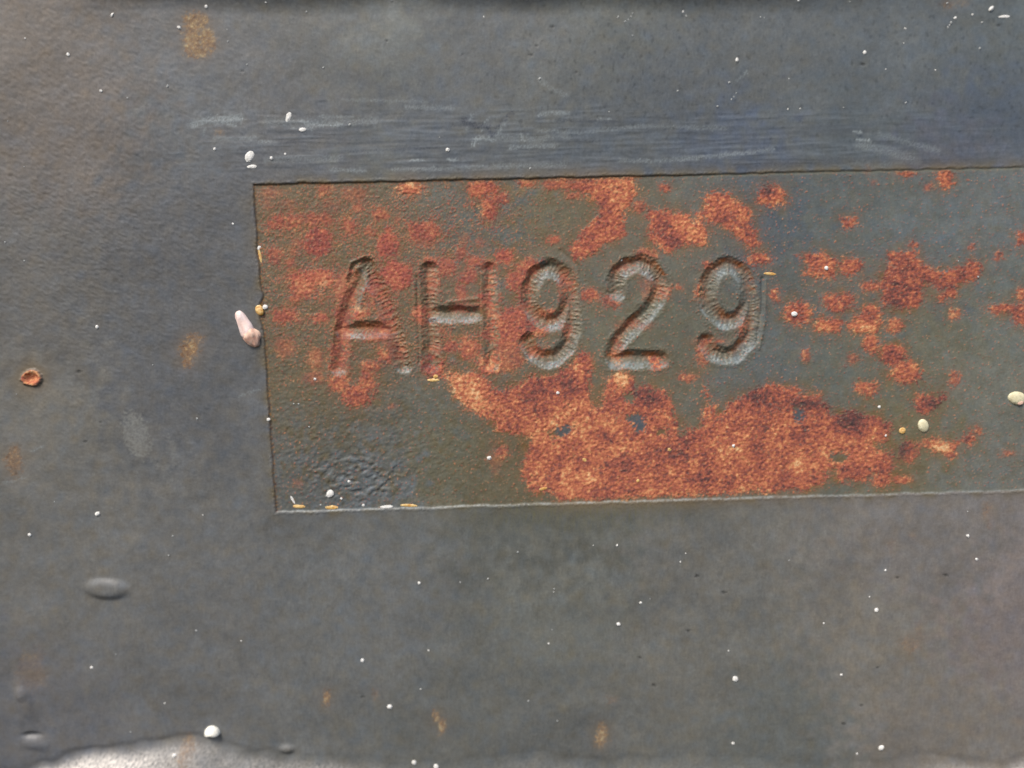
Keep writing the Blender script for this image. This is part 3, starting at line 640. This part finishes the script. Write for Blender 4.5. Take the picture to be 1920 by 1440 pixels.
# ------------------------------------------------------------------ loose grit, shells and flakes stuck on the steel
def surf(u, v):
    x, z = px2plane(u, v); i = int(np.clip(round(v - V0), 0, NY - 1)); j = int(np.clip(round(u - U0), 0, NX - 1))
    return Vector((float(x), -float(H[i, j]) * PX, float(z)))
import bmesh
def blob(name, mat, seed, sub=2, flat=.45, rough=.18, shape=None):
    r_ = random.Random(seed); bm = bmesh.new(); bmesh.ops.create_icosphere(bm, subdivisions=sub, radius=1.0)
    k = [(Vector((r_.uniform(-1, 1), r_.uniform(-1, 1), r_.uniform(-1, 1))).normalized(), r_.uniform(-rough, rough)) for _ in range(9)]
    for v in bm.verts:
        d = v.co.normalized(); s_ = 1 + sum(a * max(0, d.dot(q)) ** 3 for q, a in k)
        v.co = Vector((d.x * s_, d.y * s_ * flat, d.z * s_))
        if shape: v.co = shape(v.co)
        v.co.y = min(v.co.y, .25 * flat + .05)     # seated in the paint
    for f in bm.faces: f.smooth = sub > 2
    me = bpy.data.meshes.new(name); bm.to_mesh(me); bm.free(); me.materials.append(mat); return me
SPK = [blob('white_speck', m_white, s_, 1 if s_ < 4 else 2, .6, .22) for s_ in range(6)]
SPD = [blob('white_speck', m_dim, 70 + s_, 1, .6, .3) for s_ in range(4)]
def place(me, name, u, v, rx, rz, rot, label, cat, group=None, ry=None, bury=.0):
    o = bpy.data.objects.new(name, me); scene.collection.objects.link(o); p = surf(u, v)
    o.location = p + Vector((0, bury * PX, 0)); o.rotation_euler = (0, rot, 0); ry = ry or (rx + rz) / 2
    o.scale = (rx * PX, ry * PX, rz * PX); o['label'] = label; o['category'] = cat
    if group: o['group'] = group
    return o
r_ = random.Random(3)
BIG = [(182,964,5.6,4.4,'bright round white speck on bare grey paint below the scuffed oval'),(55,1003,3.8,3.4,'white speck near the left side, below the orange stain'),(172,1252,3.6,3.2,'lone white speck below the lens-shaped blister'),
 (731,1324,5.6,4.8,'large white speck between the two small rust stains at the bottom'),(1379,1273,5.4,5.2,'large round white speck on the lower paint, right of centre'),(1652,1401,5.8,4.2,'white speck nearest the lower right corner'),
 (1643,1144,5,4,'white speck above the faint tan stain at lower right'),(1813,1004,4.4,3.4,'upper of the two white specks near the right side under the panel'),(1830,1048,3.2,3,'lower of the two white specks near the right side under the panel'),
 (786,1093,3.2,3.2,'white speck in open paint below the panel, left of centre'),(680,1238,3.6,3.4,'small white speck above the largest bottom speck'),(1160,1170,3.8,3.2,'white speck in the middle of the lower paint'),(1201,1130,3,2.8,'white speck just above and right of the middle one'),
 (1374,1394,3.6,3,'white speck beside the pale smudge at the bottom'),(1577,1265,3,2.6,'dim white speck left of the faint tan stain'),(331,1411,5.5,4.5,'white chip lying on the bright crumpled lip'),(818,1438,5,5,'white grain cut by the bottom edge of the photo'),
 (777,1430,5,4,'small white chip at the bottom edge beside a cut-off grain'),(839,281,4,4,'round white speck in the scrape band above the letter H'),(509,297,3.6,3.6,'white speck just above the panel\'s top left corner'),(403,280,3,3,'white speck under the left end of the scrape'),
 (335,51,3,4,'white speck on the left rim of the top rust spot'),(386,12,2.6,2.8,'white speck above the top rust spot'),(182,613,2.8,3.2,'white speck in the dark paint left of the brown stain'),(127,102,3,4.4,'slanted white speck in the upper left paint'),
 (190,171,2.6,3.6,'white speck in the upper left paint, lower of a slanting pair'),(210,28,2.6,4.4,'upright white fleck near the top left'),(1382,112,3,4,'white speck above the curved white scratch at upper right'),(1621,99,3,3.2,'white speck above the black pit at upper right'),
 (1860,16,3.2,5,'upright white fleck near the top right corner'),(1791,34,2.8,3,'white speck beside the broken white cluster, top right'),(1375,836,3.6,3.6,'white speck on the orange rust, right part'),(1046,737,4,3.2,'white speck on the maroon rust under the first 9'),
 (1649,763,3,3,'white speck on the olive paint above the cream bead'),(1490,589,5.5,4.5,'angular cream speck on a rust blotch right of the last 9'),(1550,503,4,3.4,'cream speck on the star-shaped rust patch'),(917,859,4.4,4.4,'yellowish bead on olive paint below the rust tail'),
 (504,787,4,4,'cream bead on the left edge of the panel'),(591,711,3,3,'white speck left of the rust under the letter A'),(654,903,3,3,'white speck on the wrinkled paint'),(681,948,3,3,'white bead on the panel\'s lower edge between two flakes')]
for i, (u, v, rx, rz, lb) in enumerate(BIG):
    place(SPK[i % 6], 'white_speck', u, v, rx * 1.05, rz * 1.05, r_.uniform(-1, 1), lb, 'speck', 'white specks stuck to the steel')
ups = [(14,227),(240,184),(315,162),(463,121),(425,55),(427,77),(47,72),(44,312),(535,289),(824,257),(907,32),(606,127),(575,23),(656,233),(500,6),(735,2),(1159,32),(1172,41),(1178,37),(1183,31),(1186,25),(1186,67),(1281,22),(1287,30),(1368,154),(1381,174),(1376,181),(1372,186),
 (1426,32),(1433,33),(1346,199),(1271,170),(1012,149),(1142,210),(994,316),(1593,3),(1496,2),(1780,47),(1783,43),(1777,51),(1842,42),(1824,27),(1697,54),(1694,81),(1660,130),(1753,132),(1837,91),(1477,205),(1500,204),(1581,202),(1479,148),(1698,193),(1776,6),(566,243)]
lft = [(45,489),(286,684),(437,420),(9,454),(380,966),(324,1005),(317,1041),(102,941),(31,739),(369,785),(309,1318),(218,1226),(368,1182),(452,1202),(245,1372)]
low = [(863,1092),(915,1086),(789,1291),(804,1219),(1039,1104),(1038,1110),(1035,1181),(1029,1207),(1219,1123),(1366,1220),(991,1314),(1045,1351),(1660,1069),(1630,1119),(1544,1168),(1607,1413),(971,1035),(1286,1038),(1276,1054),(1479,1050),(1814,959),(1112,1022),(1157,1022)]
pan = [(551,757),(601,947),(1692,808),(1661,817),(1835,519),(1798,489),(560,757),(1166,488),(640,935),(612,930),(580,800)]
MARKS = [('top tan rust spot', 370, 60), ('left end of the scrape', 400, 235), ('dark scuff', 900, 245), ('curved white scratch', 1378, 180), ('small black pit', 1617, 121),
 ('short bright scratches', 1615, 255), ('top right corner', 1900, 20), ('pale smear at top centre', 735, 12), ('top left corner', 15, 15), ('pink club-shaped crust', 465, 615), ('dark brown stain', 358, 655),
 ('orange ring blister', 60, 708), ('scuffed oval', 260, 820), ('tan stain at the left edge', 28, 865), ('lens-shaped blister', 201, 1104), ('white half-dome shell', 398, 1370), ('panel lower left corner', 517, 960),
 ('panel upper left corner', 475, 345), ('small tan rust stain', 613, 1308), ('tan streak at the bottom', 822, 1350), ('tan spot at bottom centre', 1128, 1378), ('faint tan stain', 1706, 1205),
 ('large rust patch', 1250, 860), ('wrinkled paint', 670, 900), ('letter A', 690, 600), ('letter H', 860, 590), ('first digit 9', 1031, 580), ('digit 2', 1200, 590), ('last digit 9', 1366, 580), ('small cream bead', 1732, 799),
 ('bottom right corner', 1900, 1420), ('rust stem', 850, 740), ('V-shaped rust patch', 1800, 510)]
COMP = ['right of', 'below and right of', 'below', 'below and left of', 'left of', 'above and left of', 'above', 'above and right of']
used = set()
for lst in (ups, lft, low, pan):
    for (u, v) in lst:
        s_ = r_.uniform(1.1, 2.3); dim = r_.random() > .4; el = r_.uniform(.9, 1.5)
        near = sorted(MARKS, key=lambda m: math.hypot(m[1] - u, m[2] - v))
        dirs = [COMP[int(round(math.degrees(math.atan2(v - m[2], u - m[1])) / 45)) % 8] for m in near[:3]]
        head = 'tiny %s%s white speck' % ('dull' if dim else 'bright', ' upright' if el > 1.25 else '')
        dist = math.hypot(near[0][1] - u, near[0][2] - v)
        for lb in ('%s %s%s the %s' % (head, 'close ' if dist < 60 else '', dirs[0], near[0][0]), '%s %s the %s and %s the %s' % (head, dirs[0], near[0][0], dirs[1], near[1][0]), '%s %s the %s and %s the %s' % (head, dirs[0], near[0][0], dirs[2], near[2][0])):
            if len(lb.replace(',', '').split()) <= 16 and lb not in used: break
        if len(lb.split()) > 16: lb = '%s %s the %s' % (head, dirs[0], near[0][0])
        used.add(lb)
        place((SPD if dim else SPK)[r_.randrange(4)], 'white_speck', u, v, s_, s_ * el, r_.uniform(-1, 1), lb, 'speck', 'white specks stuck to the steel')

CH = [blob('flake', m_gold, 20 + s_, 2, .5, .3) for s_ in range(3)]
CW = [blob('chip', m_white, 30 + s_, 2, .5, .35) for s_ in range(3)]
for i, (u, v, rx, rz, rot, me, nm, lb) in enumerate([
 (560,950,12,4,.05,CH[0],'bright_flake','yellow flake at the lower left corner of the panel'),(622,952,13,4.5,.05,CH[1],'bright_flake','longest yellow flake on the lower edge of the panel'),(724,951,11,3,.03,CW[0],'bright_flake','white flake on the lower edge below the wrinkled paint'),
 (765,948,16,2.6,.03,CH[2],'bright_flake','thin yellow flake on the lower edge, rightmost of the row'),(619,924,7,6,-.6,CW[1],'bright_flake','white flake just above the lower edge flakes'),(549,938,2.2,8,-.5,CW[2],'bright_flake','slanting sliver at the lower left corner'),
 (812,713,12,3,0,CH[0],'bright_flake','pale yellow sliver lying under the letter H'),(817,706,5,4,0,CH[1],'bright_flake','small yellow grain on the sliver under the letter H'),(1443,513,11,2.4,.05,CH[2],'bright_flake','yellow sliver right of the last 9'),
 (1019,917,8,3,-.2,CH[1],'bright_flake','yellow chip at the left foot of the big rust patch'),(1692,808,6,6,0,CH[0],'bright_flake','cream grain at the right tip of the big rust patch'),
 (468,293,7,9,.3,CW[0],'paint_chip','ragged cream chip above and left of the panel corner'),(474,312,8,3,.0,CW[1],'paint_chip','flat pale chip under the ragged cream chip'),(541,221,4.5,9,.25,CW[2],'paint_chip','upright cream chip at the start of the scrape'),
 (567,243,6,3,.1,CW[0],'paint_chip','arched white chip in the scrape'),(1885,30,9,2.2,.0,CW[1],'paint_chip','flat white sliver near the top right corner'),(486,478,2.6,13,-.1,CH[2],'bright_flake','thin gold sliver on the left edge of the panel'),
 (485,465,4,4,0,CW[2],'bright_flake','pale grain at the head of the gold sliver'),(1256,843,3.4,3.6,0,CH[1],'bright_flake','ochre grain in the middle of the big rust patch'),(1196,902,3.2,3,0,CH[0],'bright_flake','ochre grain low in the big rust patch'),(1096,862,4.5,3.2,.5,CH[2],'bright_flake','ochre chip in the left part of the big rust patch')]):
    place(me, nm, u, v, rx, rz, rot, lb, nm.split('_')[1], 'bright flakes and chips on the panel' if nm == 'bright_flake' else 'pale chips on the upper paint', ry=min(rx, rz) * .6)

place(blob('amber_grain', m_gold, 50, 3, .6, .3), 'amber_grain', 486, 581, 7, 10, -.2, 'yellow amber grain on the left edge of the panel', 'grain', ry=6)
place(blob('white_grain', m_white, 51, 3, .6, .2), 'white_grain', 497, 576, 5, 4.5, 0, 'white grain touching the amber grain', 'grain', ry=4)
place(blob('cream_bead', m_cream, 52, 3, .6, .08), 'cream_bead', 1732, 799, 10, 13.5, -.35, 'small oval cream bead right of the big rust patch', 'bead', ry=9)
cb = place(blob('cream_bead', m_cream, 53, 3, .6, .16), 'cream_bead', 1907, 747, 18, 13, .2, 'larger cream bead with a rusty mark at the right edge', 'bead', ry=9)
rs = bpy.data.objects.new('rust_mark', blob('rust_mark', m_pinkt, 60, 2, .5, .3)); scene.collection.objects.link(rs); rs.parent = cb; rs.location = (.35, -.42, -.5); rs.scale = (.28, .28, .3)
def dome(c):
    c = c.copy(); c.z = c.z if c.z > 0 else c.z * .22 - .02 * math.sin(c.x * 5) + .18 * math.exp(-(c.x / .3) ** 2); return c
place(blob('white_shell', m_shell, 54, 3, .9, .06, dome), 'white_shell', 398, 1376, 16, 17, 0, 'white half-dome shell standing at the bottom left', 'shell', ry=15)

# the pinkish club-shaped crust beside the panel
def crust(cx, cy, pts, seed, mat, name, hgt):
    """solid rounded body swept along pts (u, v, radius)"""
    u0_, v0_ = cx, cy; P = np.array(pts, float); rr_ = random.Random(seed); bm = bmesh.new(); seg = 20; rings = []
    for i, (u, v, r) in enumerate(P):
        a = P[max(i - 1, 0)]; b = P[min(i + 1, len(P) - 1)]; tx, ty = b[0] - a[0], b[1] - a[1]; l = math.hypot(tx, ty); nx_, ny_ = -ty / l, tx / l
        ring_ = []
        for k in range(seg):
            an = 2 * math.pi * k / seg; rad = r * (1 + rr_.uniform(-.13, .13) + .1 * math.sin(an * 3 + i * 1.7)); y = math.sin(an) * rad * hgt
            w_ = math.cos(an) * rad; uu, vv = u + nx_ * w_, v + ny_ * w_
            ring_.append(bm.verts.new(((uu - u0_) * PX, -max(y, -1.5) * PX, -(vv - v0_) * PX)))
        rings.append(ring_)
    for A_, B_ in zip(rings[:-1], rings[1:]):
        for k in range(seg): bm.faces.new((A_[k], A_[(k + 1) % seg], B_[(k + 1) % seg], B_[k]))
    bm.faces.new(rings[0][::-1]); bm.faces.new(rings[-1])
    bmesh.ops.recalc_face_normals(bm, faces=bm.faces)
    bmesh.ops.subdivide_edges(bm, edges=bm.edges, cuts=1, use_grid_fill=True, smooth=.4)
    for f in bm.faces: f.smooth = True
    me = bpy.data.meshes.new(name); bm.to_mesh(me); bm.free(); me.materials.append(mat); return me
pc_ = bpy.data.objects.new('pink_crust', None); scene.collection.objects.link(pc_); pc_.location = surf(465, 615); pc_.empty_display_size = .002
pc_['label'] = 'pale pink club-shaped crust clinging just left of the panel'; pc_['category'] = 'crust'
b1 = bpy.data.objects.new('stem', crust(465, 615, [(449,583,3),(450,586,7),(452,592,9.5),(456,602,10.5),(461,612,12),(465,622,14),(468,628,13)], 1, m_pink, 'stem', .75)); scene.collection.objects.link(b1); b1.parent = pc_
b2 = bpy.data.objects.new('head', crust(465, 615, [(464,614,6),(466,620,13),(470,628,16.5),(473,636,15),(476,643,11),(478,648,7.5),(479,651,3)], 2, m_pinkt, 'head', .72)); scene.collection.objects.link(b2); b2.parent = pc_
b2['label'] = 'tan knobbly lower end'
print("objects", len(scene.objects))
